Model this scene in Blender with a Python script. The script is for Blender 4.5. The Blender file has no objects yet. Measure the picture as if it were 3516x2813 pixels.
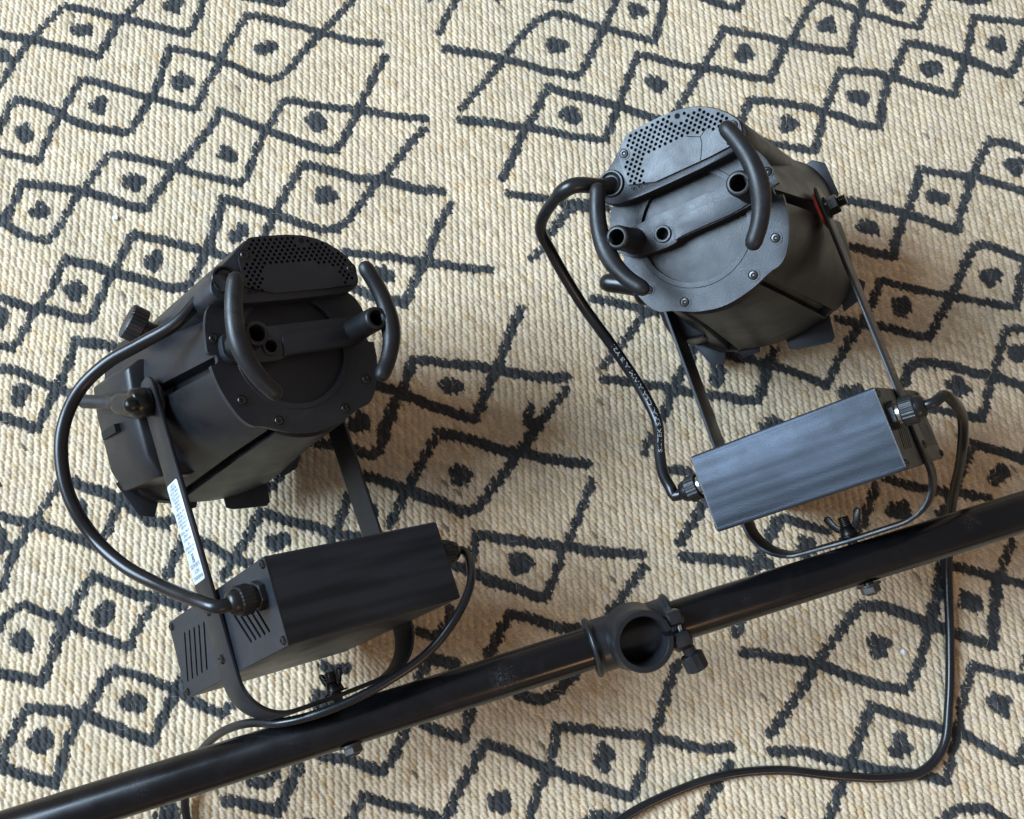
import bpy, bmesh, math, random
import numpy as np
from mathutils import Vector, Matrix
from mathutils.geometry import delaunay_2d_cdt

random.seed(7); rng = np.random.default_rng(7)
sc = bpy.context.scene

# ------------------------------------------------------------------ camera
F = 3300.0; TT = math.atan(8e-5*F); CH = 0.86
RT = np.array([1.0, 0, 0]); FW = np.array([0, math.sin(TT), -math.cos(TT)]); UP = np.array([0, math.cos(TT), math.sin(TT)])
CP = np.array([0, 0, CH])
cam_d = bpy.data.cameras.new('camera'); cam = bpy.data.objects.new('camera', cam_d)
sc.collection.objects.link(cam); sc.camera = cam
cam_d.sensor_fit = 'HORIZONTAL'; cam_d.sensor_width = 36; cam_d.lens = 36*F/3516
cam_d.clip_start = 0.02; cam_d.clip_end = 100
cam.location = CP; cam.rotation_euler = (TT, 0, 0)

# ------------------------------------------------------------------ light
w = bpy.data.worlds.new('World'); sc.world = w; w.use_nodes = True
wn = w.node_tree; bg = wn.nodes['Background']; bg.inputs[1].default_value = 1.3
_tc = wn.nodes.new('ShaderNodeTexCoord'); _sp = wn.nodes.new('ShaderNodeSeparateXYZ'); _cr = wn.nodes.new('ShaderNodeValToRGB')
wn.links.new(_tc.outputs['Generated'], _sp.inputs[0]); wn.links.new(_sp.outputs['Z'], _cr.inputs['Fac']); wn.links.new(_cr.outputs['Color'], bg.inputs[0])
_cr.color_ramp.elements[0].position = 0.05; _cr.color_ramp.elements[0].color = (.40, .29, .20, 1)     # wooden room low down
_cr.color_ramp.elements[1].position = 0.30; _cr.color_ramp.elements[1].color = (.19, .17, .165, 1)     # dim ceiling

def area(name, loc, target, sx, sy, power, col):
    d = bpy.data.lights.new(name, 'AREA'); d.shape = 'RECTANGLE'; d.size = sx; d.size_y = sy
    d.energy = power; d.color = col
    o = bpy.data.objects.new(name, d); sc.collection.objects.link(o)
    o.location = loc
    o.rotation_euler = (Vector(target)-Vector(loc)).to_track_quat('-Z', 'Y').to_euler()
    return o
area('window_light', (-3.1, 0.50, 2.55), (0, 0.1, 0.05), 2.2, 1.75, 365, (0.61, 0.80, 1.0))
area('room_light', (1.0, -2.0, 1.5), (0.1, 0.1, 0.05), 0.5, 0.22, 7, (1.0, 0.60, 0.30))

sc.view_settings.view_transform = 'Standard'; sc.view_settings.look = 'None'
sc.view_settings.exposure = 0.0; sc.view_settings.gamma = 1.0

# ------------------------------------------------------------------ pixel helpers (photo pixels, 3516 wide)
def ray(x, y): return (x-1758)/F*RT + FW - (y-1406.5)/F*UP
def at(x, y, z):
    d = ray(x, y); return CP + d*((z-CH)/d[2])

# ------------------------------------------------------------------ materials
def mat(name, col, rough=0.5, metal=0.0, var=0.0, vscale=60, bump=0.0, bscale=900, spec=0.5, dust=0.0, coat=0.0, rvar=0.08):
    m = bpy.data.materials.new(name); m.use_nodes = True
    nt = m.node_tree; N = nt.nodes; L = nt.links; b = N['Principled BSDF']
    b.inputs['Metallic'].default_value = metal; b.inputs['Roughness'].default_value = rough
    b.inputs['Specular IOR Level'].default_value = spec; b.inputs['Coat Weight'].default_value = coat
    tc = N.new('ShaderNodeTexCoord')
    n1 = N.new('ShaderNodeTexNoise'); n1.inputs['Scale'].default_value = vscale; n1.inputs['Detail'].default_value = 6; n1.inputs['Roughness'].default_value = .62
    L.new(tc.outputs['Object'], n1.inputs['Vector'])
    mix = N.new('ShaderNodeMix'); mix.data_type = 'RGBA'
    mix.inputs['A'].default_value = (*[c*(1-var) for c in col], 1); mix.inputs['B'].default_value = (*[min(1, c*(1+var)) for c in col], 1)
    L.new(n1.outputs['Fac'], mix.inputs['Factor'])
    last = mix.outputs['Result']
    if dust > 0:
        n2 = N.new('ShaderNodeTexNoise'); n2.inputs['Scale'].default_value = 28; n2.inputs['Detail'].default_value = 9; n2.inputs['Roughness'].default_value = .7
        L.new(tc.outputs['Object'], n2.inputs['Vector'])
        r = N.new('ShaderNodeMapRange'); r.inputs['From Min'].default_value = .52; r.inputs['From Max'].default_value = .8
        r.inputs['To Max'].default_value = dust
        L.new(n2.outputs['Fac'], r.inputs['Value'])
        m2 = N.new('ShaderNodeMix'); m2.data_type = 'RGBA'; m2.inputs['B'].default_value = (.33, .32, .31, 1)
        L.new(r.outputs['Result'], m2.inputs['Factor']); L.new(last, m2.inputs['A']); last = m2.outputs['Result']
    L.new(last, b.inputs['Base Color'])
    mr = N.new('ShaderNodeMapRange'); mr.inputs['To Min'].default_value = max(.02, rough-rvar); mr.inputs['To Max'].default_value = min(1, rough+rvar)
    mr.inputs['From Min'].default_value = .3; mr.inputs['From Max'].default_value = .7
    L.new(n1.outputs['Fac'], mr.inputs['Value']); L.new(mr.outputs['Result'], b.inputs['Roughness'])
    if bump > 0:
        n3 = N.new('ShaderNodeTexNoise'); n3.inputs['Scale'].default_value = bscale; n3.inputs['Detail'].default_value = 2
        L.new(tc.outputs['Object'], n3.inputs['Vector'])
        bp = N.new('ShaderNodeBump'); bp.inputs['Strength'].default_value = bump; bp.inputs['Distance'].default_value = .0006
        L.new(n3.outputs['Fac'], bp.inputs['Height']); L.new(bp.outputs['Normal'], b.inputs['Normal'])
    return m
M = {
 'powder': mat('black_powder_coat', (.011, .0145, .021), .44, var=.3, bump=.3, bscale=1300, dust=.05, spec=.62),
 'body':   mat('black_painted_aluminium', (.0065, .0075, .0105), .42, var=.35, vscale=35, bump=.12, dust=.04, spec=.5),
 'box':    mat('satin_black_anodised', (.042, .051, .067), .47, var=.15, vscale=30, bump=.35, bscale=1500, metal=.6, dust=.02),
 'plate':  mat('black_sheet_steel', (.014, .0175, .024), .42, var=.2, bump=.15, dust=.05, spec=.6),
 'strap':  mat('black_flat_steel', (.013, .0145, .018), .38, var=.3, bump=.1, dust=.04),
 'cable':  mat('black_rubber_sheath', (.009, .010, .012), .29, var=.3, vscale=25, dust=.03),
 'plastic':mat('black_moulded_plastic', (.010, .011, .013), .44, var=.3, bump=.2, bscale=1200, dust=.13),
 'gloss':  mat('glossy_black_nylon', (.008, .008, .009), .33, var=.2, dust=.03),
 'pole':   mat('semi_gloss_black_paint', (.0045, .0045, .0055), .25, var=.4, vscale=18, dust=.03, rvar=.08, spec=.4),
 'joint':  mat('black_joint_plastic', (.014, .015, .017), .36, var=.3, bump=.06, dust=.04),
 'screw':  mat('black_zinc_screw', (.07, .068, .066), .34, metal=.9, var=.3),
 'steel':  mat('dull_zinc_steel', (.10, .095, .09), .34, metal=.9, var=.3, dust=.05),
 'dsteel': mat('blackened_steel', (.022, .021, .02), .3, metal=.6, var=.3, dust=.03),
 'nickel': mat('nickel_thread', (.55, .6, .6), .25, metal=1.0, var=.2),
 'hole_shade':   mat('painted_inner_shade', (.003, .003, .003), .9),  # near-black colour stands in for the shade inside openings
 'label':  mat('white_sticker', (.72, .80, .86), .4, var=.04),
 'clearlabel': mat('faded_grey_sticker', (.22, .20, .18), .4, var=.2),
 'ink':    mat('black_print', (.03, .035, .05), .5),
 'print':  mat('grey_print', (.42, .44, .45), .5, var=.3),
 'red':    mat('red_fibre_washer', (.42, .045, .03), .5, var=.2),
 'crumb':  mat('white_crumb', (.8, .8, .8), .6),
 'tab':    mat('blue_black_sheet', (.022, .028, .038), .38, var=.2, dust=.03),
 'floor':  mat('floorboards', (.16, .09, .05), .45, var=.4, vscale=6),
}

# ------------------------------------------------------------------ object helpers
def tag(o, label=None, cat=None, group=None, kind=None):
    if label: o['label'] = label
    if cat: o['category'] = cat
    if group: o['group'] = group
    if kind: o['kind'] = kind
    return o
def mesh(name, V, Fc, m, parent=None, smooth=True, bevel=0, segs=2, auto=35):
    me = bpy.data.meshes.new(name)
    off = np.array(parent_loc(parent)) if parent is not None else np.zeros(3)
    me.from_pydata([tuple(np.asarray(v)-off) for v in V], [], [tuple(f) for f in Fc])
    bm = bmesh.new(); bm.from_mesh(me)
    bmesh.ops.remove_doubles(bm, verts=bm.verts, dist=1e-7)
    bmesh.ops.recalc_face_normals(bm, faces=bm.faces)
    if bevel > 0:
        es = [e for e in bm.edges if len(e.link_faces) == 2 and e.calc_face_angle(0) > math.radians(40)]
        bmesh.ops.bevel(bm, geom=es, offset=bevel, segments=segs, affect='EDGES', profile=.6, clamp_overlap=True)
    if smooth:
        for f in bm.faces: f.smooth = True
        for e in bm.edges:
            if len(e.link_faces) == 2 and e.calc_face_angle(0) > math.radians(auto): e.smooth = False
    bm.to_mesh(me); bm.free()
    me.materials.append(m)
    o = bpy.data.objects.new(name, me); sc.collection.objects.link(o)
    if parent is not None: o.parent = parent
    return o
def parent_loc(p):
    l = np.zeros(3)
    while p is not None:
        l = l + np.array(p.location); p = p.parent
    return l
def empty(name, loc):
    o = bpy.data.objects.new(name, None); sc.collection.objects.link(o); o.location = loc; o.empty_display_size = .02
    return o

class G:                                   # geometry collector in a local frame (mm) -> world
    def __init__(s, R=np.eye(3), T=np.zeros(3), k=1e-3): s.R, s.T, s.k, s.V, s.F = R, T, k, [], []
    def add(s, V, Fc):
        n = len(s.V); V = np.asarray(V, float)
        s.V += list(V*s.k@s.R.T + s.T); s.F += [[i+n for i in f] for f in Fc]; return s
    def box(s, a, b):
        (x0, y0, z0), (x1, y1, z1) = a, b
        return s.add([(x, y, z) for x in (x0, x1) for y in (y0, y1) for z in (z0, z1)],
                     [(0, 1, 3, 2), (4, 6, 7, 5), (0, 4, 5, 1), (2, 3, 7, 6), (0, 2, 6, 4), (1, 5, 7, 3)])
    def loft(s, rings, cap0=True, cap1=True, closed=True):
        n = len(rings[0]); V = [p for r in rings for p in r]; Fc = []
        m = n if closed else n-1
        for i in range(len(rings)-1):
            for j in range(m):
                k = (j+1) % n; Fc.append((i*n+j, i*n+k, (i+1)*n+k, (i+1)*n+j))
        if cap0: Fc.append(tuple(range(n))[::-1])
        if cap1: Fc.append(tuple(range((len(rings)-1)*n, len(rings)*n)))
        return s.add(V, Fc)
    def prism(s, poly, z0, z1): return s.loft([[(x, y, z0) for x, y in poly], [(x, y, z1) for x, y in poly]])
    def lathe(s, prof, c, ax, n=32, cap0=True, cap1=True, ph=0):      # prof: (r, h) along axis from c
        ax = np.array(ax, float); ax /= np.linalg.norm(ax)
        u = np.cross(ax, [0, 0, 1.0]) if abs(ax[2]) < .9 else np.cross(ax, [1.0, 0, 0]); u /= np.linalg.norm(u); v = np.cross(ax, u)
        rings = []
        for r, h in prof:
            r_ = max(r, 1e-4)
            rings.append([np.array(c)+ax*h+r_*(math.cos(2*math.pi*i/n+ph)*u+math.sin(2*math.pi*i/n+ph)*v) for i in range(n)])
        return s.loft(rings, cap0, cap1)
    def plate(s, outline, holes, z0, z1, flip=None):                 # polygon with holes, thick
        pts = []; edges = []
        for loop in [outline]+holes:
            n = len(pts); pts += [Vector(p) for p in loop]
            edges += [(n+i, n+(i+1) % len(loop)) for i in range(len(loop))]
        vs, es, fs, *_ = delaunay_2d_cdt(pts, edges, [], 1, 1e-5)
        def inside(p, poly):
            c = False
            for i in range(len(poly)):
                x1, y1 = poly[i]; x2, y2 = poly[i-1]
                if (y1 > p[1]) != (y2 > p[1]) and p[0] < (x2-x1)*(p[1]-y1)/(y2-y1)+x1: c = not c
            return c
        keep = []
        for f in fs:
            cx = sum(vs[i][0] for i in f)/len(f); cy = sum(vs[i][1] for i in f)/len(f)
            if not any(inside((cx, cy), h) for h in holes): keep.append(tuple(f))
        s.add([(v[0], v[1], z1) for v in vs], keep); s.add([(v[0], v[1], z0) for v in vs], keep)
        for loop in [outline]+holes:
            s.loft([[(x, y, z0) for x, y in loop], [(x, y, z1) for x, y in loop]], False, False)
        return s
    def map(s, fn): s.V = [fn(v) for v in s.V]; return s
    def obj(s, name, m, parent=None, **k): return mesh(name, s.V, s.F, m, parent, **k)

def circ(cx, cy, r, n=24, ph=0): return [(cx+r*math.cos(2*math.pi*i/n+ph), cy+r*math.sin(2*math.pi*i/n+ph)) for i in range(n)]
def slot(p, q, r, n=5):
    a = math.atan2(q[1]-p[1], q[0]-p[0]); o = []
    for k in range(n+1): t = a+math.pi/2+math.pi*k/n; o.append((p[0]+r*math.cos(t), p[1]+r*math.sin(t)))
    for k in range(n+1): t = a-math.pi/2+math.pi*k/n; o.append((q[0]+r*math.cos(t), q[1]+r*math.sin(t)))
    return o
def chaikin(P, n=2):
    for _ in range(n):
        Q = []
        for i in range(len(P)):
            a = np.array(P[i]); b = np.array(P[(i+1) % len(P)]); Q += [tuple(.75*a+.25*b), tuple(.25*a+.75*b)]
        P = Q
    return P
def spline(P, step=.004):
    P = np.asarray(P, float); P = np.vstack([2*P[0]-P[1], P, 2*P[-1]-P[-2]]); out = []
    for i in range(1, len(P)-2):
        p0, p1, p2, p3 = P[i-1:i+3]; d = np.linalg.norm(p2[:3]-p1[:3]); n = max(2, int(d/step))
        t0 = 0; t1 = np.linalg.norm(p1-p0)**.5+1e-6; t2 = t1+np.linalg.norm(p2-p1)**.5+1e-6; t3 = t2+np.linalg.norm(p3-p2)**.5+1e-6
        for k in range(n):
            t = t1+(t2-t1)*k/n
            A1 = (t1-t)/(t1-t0)*p0+(t-t0)/(t1-t0)*p1; A2 = (t2-t)/(t2-t1)*p1+(t-t1)/(t2-t1)*p2; A3 = (t3-t)/(t3-t2)*p2+(t-t2)/(t3-t2)*p3
            B1 = (t2-t)/(t2-t0)*A1+(t-t0)/(t2-t0)*A2; B2 = (t3-t)/(t3-t1)*A2+(t-t1)/(t3-t1)*A3
            out.append((t2-t)/(t2-t1)*B1+(t-t1)/(t2-t1)*B2)
    out.append(P[-2]); return np.array(out)
def frames(C):
    T = np.gradient(C, axis=0); T /= np.linalg.norm(T, axis=1)[:, None]
    u = np.cross(T[0], [0, 0, 1.0]); u /= np.linalg.norm(u); U = [u]
    for i in range(1, len(C)):
        u = U[-1]-T[i]*(U[-1]@T[i]); U.append(u/np.linalg.norm(u))
    U = np.array(U); return T, U, np.cross(T, U)
def tube(g, C, r, n=14, dome=True):
    C = np.asarray(C, float); T, U, W = frames(C); r = np.broadcast_to(r, (len(C),))
    rings = []
    if dome:
        for q in (.15, .5, .8): rings.append([C[0]-T[0]*r[0]*math.cos(math.asin(q))+r[0]*q*(math.cos(a)*U[0]+math.sin(a)*W[0]) for a in np.arange(n)*2*math.pi/n])
    for i in range(len(C)): rings.append([C[i]+r[i]*(math.cos(a)*U[i]+math.sin(a)*W[i]) for a in np.arange(n)*2*math.pi/n])
    if dome:
        for q in (.8, .5, .15): rings.append([C[-1]+T[-1]*r[-1]*math.cos(math.asin(q))+r[-1]*q*(math.cos(a)*U[-1]+math.sin(a)*W[-1]) for a in np.arange(n)*2*math.pi/n])
    g.loft(rings)
    return g
def text_mesh(body, size):
    c = bpy.data.curves.new('txt', 'FONT'); c.body = body; c.size = size; c.resolution_u = 2; c.fill_mode = 'FRONT'
    o = bpy.data.objects.new('txt', c); sc.collection.objects.link(o)
    dg = bpy.context.evaluated_depsgraph_get(); me = bpy.data.meshes.new_from_object(o.evaluated_get(dg))
    V = np.array([v.co[:] for v in me.vertices]) if len(me.vertices) else np.zeros((0, 3)); Fc = [tuple(p.vertices) for p in me.polygons]
    sc.collection.objects.unlink(o); bpy.data.objects.remove(o); bpy.data.meshes.remove(me); bpy.data.curves.remove(c)
    return V, Fc

# ================================================================== SETTING: rug on a floor
# drawn lines of the rug, traced per tile: (tile origin, scale) then polylines in tile pixels
TILES = {'A': (0, 0, 2.156), 'B': (840, 0, 2.156), 'C': (1680, 0, 2.156), 'D': (2516, 0, 2.156),
 'E': (0, 700, 2.156), 'F': (840, 700, 2.156), 'G': (1680, 700, 2.156), 'H': (2516, 700, 2.156),
 'I': (0, 1400, 2.156), 'J': (840, 1400, 2.156), 'K': (1680, 1400, 1.225), 'L': (2516, 1400, 1.225),
 'M': (0, 2013, 1.225), 'N': (840, 2013, 1.225), 'O': (1680, 2013, 1.225), 'P': (2516, 2013, 1.225)}
LINES = '''
A 480 40 700 90 890 135 980 150 1200 200 1390 250 1430 200 1470 110 1520 -20
A 480 40 400 120 270 250 230 300 120 440 60 540 -10 640
A -10 250 120 280 250 295 400 330 560 375 720 420 760 370 800 290 880 165 940 110 1050 -20
A 1620 460 1730 480 1850 545 1990 590 2080 560 2156 490
B 345 490 440 370 540 260 600 200 700 100 800 -10
A 1620 460 1680 330 1750 230 1830 110 1950 120 2100 165
B 289 165 400 185 540 230 640 255 800 300 1000 315
A 1900 -20 2010 10 2095 20 2120 -20
A 1250 360 1360 370 1500 410 1620 450
A 1250 360 1230 440 1190 560 1150 670 1110 740 1070 800 1010 900 970 960 920 985 800 960 620 920 500 870 440 840 350 800 200 745 100 740 50 820 -10 970
A -10 1115 100 1150 280 1190 330 1080 400 930 450 850 500 760 560 650 600 590 700 600 850 650 1000 690 1150 730 1250 760 1400 800 1450 800 1490 720 1530 610 1590 530 1620 460
A 1630 820 1740 860 1850 910 1960 960 2060 990
B 249 990 400 1050 540 1090 680 1110 720 1050 780 930 840 830 870 740 920 650 970 530 1040 415
A 1630 820 1570 930 1450 1070 1360 1180 1290 1240 1230 1320 1150 1440 1080 1540 960 1520 800 1470 640 1425 540 1400 350 1370 150 1350 120 1450 60 1560 30 1630 -20 1660
A -20 1590 60 1669 150 1729 250 1769 350 1774 420 1699 490 1580 560 1460 610 1410 640 1370 730 1240 810 1140 900 1145 1100 1190 1290 1245 1400 1265 1600 1320 1770 1360 1830 1310 1860 1200 1920 1060 1960 990 2010 900 2070 790 2110 735
B 299 735 400 750 600 785 840 810 1000 830 1150 860 1340 875
A 1650 1470 1800 1510 1950 1555 2040 1590
B 430 1215 530 1230 700 1280 830 1320 980 1320 1100 1350 1300 1400 1460 1410
B 430 1215 370 1310 310 1420 240 1540 210 1620 170 1700 140 1760
B 1330 955 1220 1060 1130 1180 1060 1270 970 1360 900 1450 820 1560 760 1630 690 1690 560 1700 430 1660 320 1620 230 1590
A 1650 1470 1630 1560 1590 1680 1550 1800
B 1575 -20 1500 100 1440 245
B 1485 355 1600 370 1780 400 1910 430
C 99 430 250 460 420 520 650 560 700 500 760 380 830 240 860 180 900 90 950 -20
B 1605 800 1700 690 1800 580 1900 460
C 89 460 150 370 250 250 350 150 470 90 580 105 720 160 850 200 980 240 1100 270 1230 300 1250 190 1280 90 1295 -20
C 1560 -20 1750 40 1840 55 1880 -20
B 1600 885 1800 900 2000 930 2041 935
C 230 935 290 940 400 960 600 1000 800 1025 870 1025 900 920 950 800 990 700 1040 550 1100 400 1200 415 1400 470 1570 500 1700 510 1850 550 2080 590
D 269 590 320 500 380 350 440 290
C 100 1320 160 1190 230 1020 280 920 330 850 380 740 430 640 550 680 750 730 960 790 1080 820 1200 860 1350 900
C 1730 205 1880 240 2050 270
D 239 270 430 310 540 340 700 365 870 390 890 270 920 150 950 70 970 -20
C 1730 205 1690 310 1620 430 1570 520 1490 650 1420 770 1370 850
D 440 290 500 180 550 80 600 10 640 -15 760 20 880 60 950 90 1080 130 1230 180 1380 200 1410 100 1460 -20
D 1600 -20 1750 10 1860 10 1890 -20
D 1290 315 1450 350 1600 395 1720 435 1800 460 1950 525 2060 545 2110 450 2170 310
D 1290 315 1250 390 1200 520 1150 600 1120 700 1100 830 1090 930 950 920 830 860 690 830 600 800 400 760 240 740 130 740 90 830 60 900
D 2170 170 1950 145 1780 130 1760 250 1730 400 1700 520 1640 700 1500 660 1300 610 1170 570 1050 535 800 520 760 600 720 730 680 830 650 950 610 1110 450 1090 200 1035
D 2170 1110 2050 1060 1910 1035 1860 1120 1810 1230 1760 1340 1740 1430 1690 1580 1670 1700 1560 1670 1430 1620 1290 1580 1200 1550 1000 1500 800 1475
D 1390 1250 1550 1270 1680 1290 1800 1300 1950 1350 2170 1415
D 1390 1250 1370 1360 1330 1470 1280 1590 1240 1700
H 1240 190 1200 300 1200 380 1060 350 900 310
E 480 400 600 430 720 460 820 510 900 520 1050 560 1200 600 1350 625 1410 570 1470 460 1530 360 1570 300
E 480 400 430 500 380 620 310 710 250 790 190 900 130 1000 80 1070 -10 1045
E -10 685 130 730 250 770 370 780 530 830 670 850 710 740 770 630 820 520 880 420 940 290 980 220 1100 250 1300 290 1420 325 1550 345 1690 390
E -10 1215 120 1230 250 1290 400 1360 520 1400
E 550 1010 700 1025 880 1060 960 1080
E 550 1010 530 1100 480 1220 410 1370 350 1500 260 1660 150 1620 -10 1570
I -10 805 120 830 250 850 400 900 560 960 720 1040 800 900 850 770 900 650
I 540 545 640 590 760 620 880 680 980 740 1100 830 1230 860 1270 820
I 540 545 430 570 350 680 270 800 200 900 120 1030 60 1170 10 1330
I 690 1240 600 1370 540 1490 470 1560 430 1650 400 1730
I 690 1240 850 1310 1000 1380 1180 1410 1350 1470
M 640 90 590 150 540 260 430 220 300 160 260 140 180 110 100 75 40 110 -10 180
M 290 140 250 230 210 320 180 400 90 380 -10 360
M 480 350 560 370 640 395 740 440 830 495 930 535 980 490
M 480 350 430 410 390 480 350 530 310 600 270 700 235 830 140 800 60 780 -10 755
M 120 510 220 520 350 535 430 570 550 620 640 650 690 540 730 460 760 390
M 120 510 80 570 40 650 -5 740
I 1350 980 1300 1080 1240 1230
I 1500 980 1600 1050 1720 1120 1850 1150
I 1920 780 1860 900 1790 1020 1720 1140 1650 1250
J 110 770 230 810 400 850 550 890 650 930 720 950 830 950
J 780 640 740 730 690 870 640 960
J 320 400 270 480 210 580 130 560 60 590
J 880 500 1000 530 1100 570 1200 610 1330 660 1480 710 1600 770 1720 740 1800 640 1900 500 1970 420 2030 330 2080 260 2150 160
J 1430 180 1560 210 1720 250 1900 310 2020 330
J 1430 180 1380 270 1310 400 1240 530 1180 650 1120 760 1070 870
J 1110 -10 1060 110 1000 300 930 350 830 310 670 270 520 260
F 1160 1400 1100 1470 1060 1560 1000 1720
F 960 1330 1060 1370 1160 1400 1300 1460 1450 1510 1600 1560 1700 1590 1740 1500 1810 1340 1870 1220 1920 1080 1980 920 2050 780
F 1160 1400 1210 1270 1240 1150 1400 1165 1560 1185 1720 1200 1870 1225 2000 1255 2150 1280
G 339 1280 460 1285 570 1280
F 1520 10 1450 130 1400 260 1350 400 1270 540 1190 740 1120 710 930 680 850 640 790 620
F 720 350 900 375 1100 395 1350 430 1500 455 1700 480 1830 480
C 140 1430 280 1450 440 1470 560 1500 720 1500 880 1540
G 720 30 620 20 540 100 450 220
G 390 330 320 400
G 760 700 900 720 1050 760 1170 790 1250 800
G 1190 780 1100 880 1010 1000 930 1100 840 1200
G 840 1300 960 1300 1100 1330 1230 1340 1360 1360 1480 1390 1640 1410 1800 1430 1900 1450 2000 1450 2040 1340 2060 1200 2120 1080
G 1530 1040 1680 1080 1830 1130 2000 1170 2080 1190
G 1530 1040 1480 1160 1400 1280 1350 1380 1320 1500 1290 1570
G 570 1380 470 1490 390 1590 300 1700
K 175 -5 150 60 210 70
K 260 0 210 70 150 160 110 210 60 280 -10 370
K 0 165 70 185 150 190 250 215 410 235
K 430 305 400 400 360 500 310 600 270 720 235 800 130 765 -10 730
K -10 540 150 560 310 580 450 605 645 615
K 650 675 590 750 540 830 500 860
K 910 390 860 480 800 565
K 810 625 950 635 1100 655 1180 660
K 1220 470 1170 560 1120 650 1105 690
K 655 185 680 120
K 745 255 850 270
O 90 115 190 135 290 175 370 175
O 90 115 40 190 10 260 -5 290
O 120 450 210 480 280 450 330 390 360 370
O 280 590 400 600 550 620 690 630 800 660 920 685 1015 675
O 280 590 270 700 250 770 200 870 165 1000
O -19 660 100 700 180 740 250 770 330 800 470 845 600 885 640 780 690 640 730 500 770 370 790 330
O 410 1000 440 965 540 970
O 1010 750 950 850 890 950 860 1000
O 1225 560 1180 620
N 500 880 430 1000
N 500 880 600 915 740 950 850 990
N 1010 660 950 770 890 880 840 1000
N 740 580 850 620 920 640 950 520
N 680 600 620 730 570 780 430 730 300 710
N 230 750 180 850 140 950 60 930 -10 910 -80 900
N 130 790 90 830 30 820
J 1710 930 1690 1050 1660 1180
J 1530 1150 1700 1220 1850 1280 2000 1330 2156 1390
J 1710 930 1850 960 2000 980 2156 1000
J 1520 1480 1500 1600 1400 1700 1250 1640
N 780 300 890 330
N 770 320 730 380
N 325 330 375 360 430 340
P 540 80 640 85 740 120 830 155 940 200 1040 235 1100 245 1100 130 1110 -10
P 540 80 480 150 420 230 360 310 290 430 160 620
P 40 280 120 280 230 305 370 330 480 375 600 410 730 435 780 340 820 200 850 100 880 -10
P 580 500 680 535 780 570 880 600 950 610 1080 680 1200 740 1240 660
P 580 500 550 590 510 700 480 790 440 880 400 1000
P 160 695 300 695 420 730 500 745 620 770 780 790 900 820 920 730 950 600 970 480 1010 330 1130 365 1240 395
P 870 1000 930 940 1000 930 1080 940 1180 1000
L 1175 560 1130 680 1115 790
L 930 665 1050 695 1240 745
L 880 650 850 800 810 920
L 210 460 300 490 400 520
L 180 470 130 590
L 600 330 570 420 540 500
L 640 300 760 330 900 350 1080 380
L 0 640 120 660
L 1010 150 960 280 900 420 870 450
L 1010 150 1120 180 1240 220
O 1060 150 1035 200
H 1100 560 1300 610 1480 650 1630 680 1780 705 1950 740 2110 760 2120 600 2170 450
H 1100 560 1050 700 980 840 930 920 850 1040 770 1180 700 1340 600 1300 450 1240 280 1190 150 1150 -10 1110
H 780 850 930 880 1100 900 1300 950 1450 990 1530 850 1600 720 1660 600 1720 450 1790 310 1880 290 2000 340 2130 400 2170 410
H 310 1080 260 1190 220 1330 190 1450 60 1450 -10 1440
H 2170 925 2030 920 1990 1050 1940 1230 1900 1380 1850 1590 1700 1560 1550 1530 1400 1500
H 1270 1330 1310 1200 1400 1165 1600 1190 1800 1250 1930 1270 2050 1310 2170 1355
'''
DOTS = '''A 610 225;A 1285 35;A 0 415;A 1970 350;A 1345 600;A 740 775;A 175 985;A 985 1340;A 1690 1140;A 290 1565;B 530 900;B 600 1450;E 1770 215
C 500 325;C 1095 60;C 600 855;C 1230 610;C 1880 390;D 690 185;D 1185 35;D 1960 330;D 1470 500;D 930 710;D 415 925;D 2090 1235;D 1530 1450
H 1010 165;E 550 640;E 1125 415;E -5 840;E 140 1410;I 590 770;I -10 985;M 440 115;M 100 230;M 560 485;M 165 645;J 250 990;J 910 780
J 1600 485;J 840 110;F 1530 1345;F 1040 520;G 1695 1265;K 130 650;G 2090 1650;H 880 1400;O 480 720;O 40 900;M 700 950;P 610 250;P 700 665
P 1120 495;P 1000 65;L 700 435;L 1115 285;L 310 590;H 1260 760;H 1910 525;H 1670 1350;H 2145 1100;J 2040 1140;N 325 470'''.replace('\n', ';')
def tp(t, x, y): o = TILES[t]; return (o[0]+x/o[2], o[1]+y/o[2])
segs = []
for ln in LINES.strip().split('\n'):
    q = ln.split(); c = list(map(float, q[1:])); P = [at(*tp(q[0], c[i], c[i+1]), 0.0)[:2] for i in range(0, len(c), 2)]
    wd = .0047*random.uniform(.9, 1.12)
    segs += [(P[i], P[i+1], wd) for i in range(len(P)-1)]
blobs = []
for d in DOTS.split(';'):
    q = d.split(); c = at(*tp(q[0], float(q[1]), float(q[2])), 0)[:2]
    a = random.uniform(0, 3.14); e = np.array([math.cos(a), math.sin(a)])*.004
    blobs.append((c-e, c+e, .0080*random.uniform(.88, 1.08)))
    for _ in range(2):
        a = random.uniform(0, 6.28); c2 = c+np.array([math.cos(a), math.sin(a)])*.008
        blobs.append((c2, c2, .0050))
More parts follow.
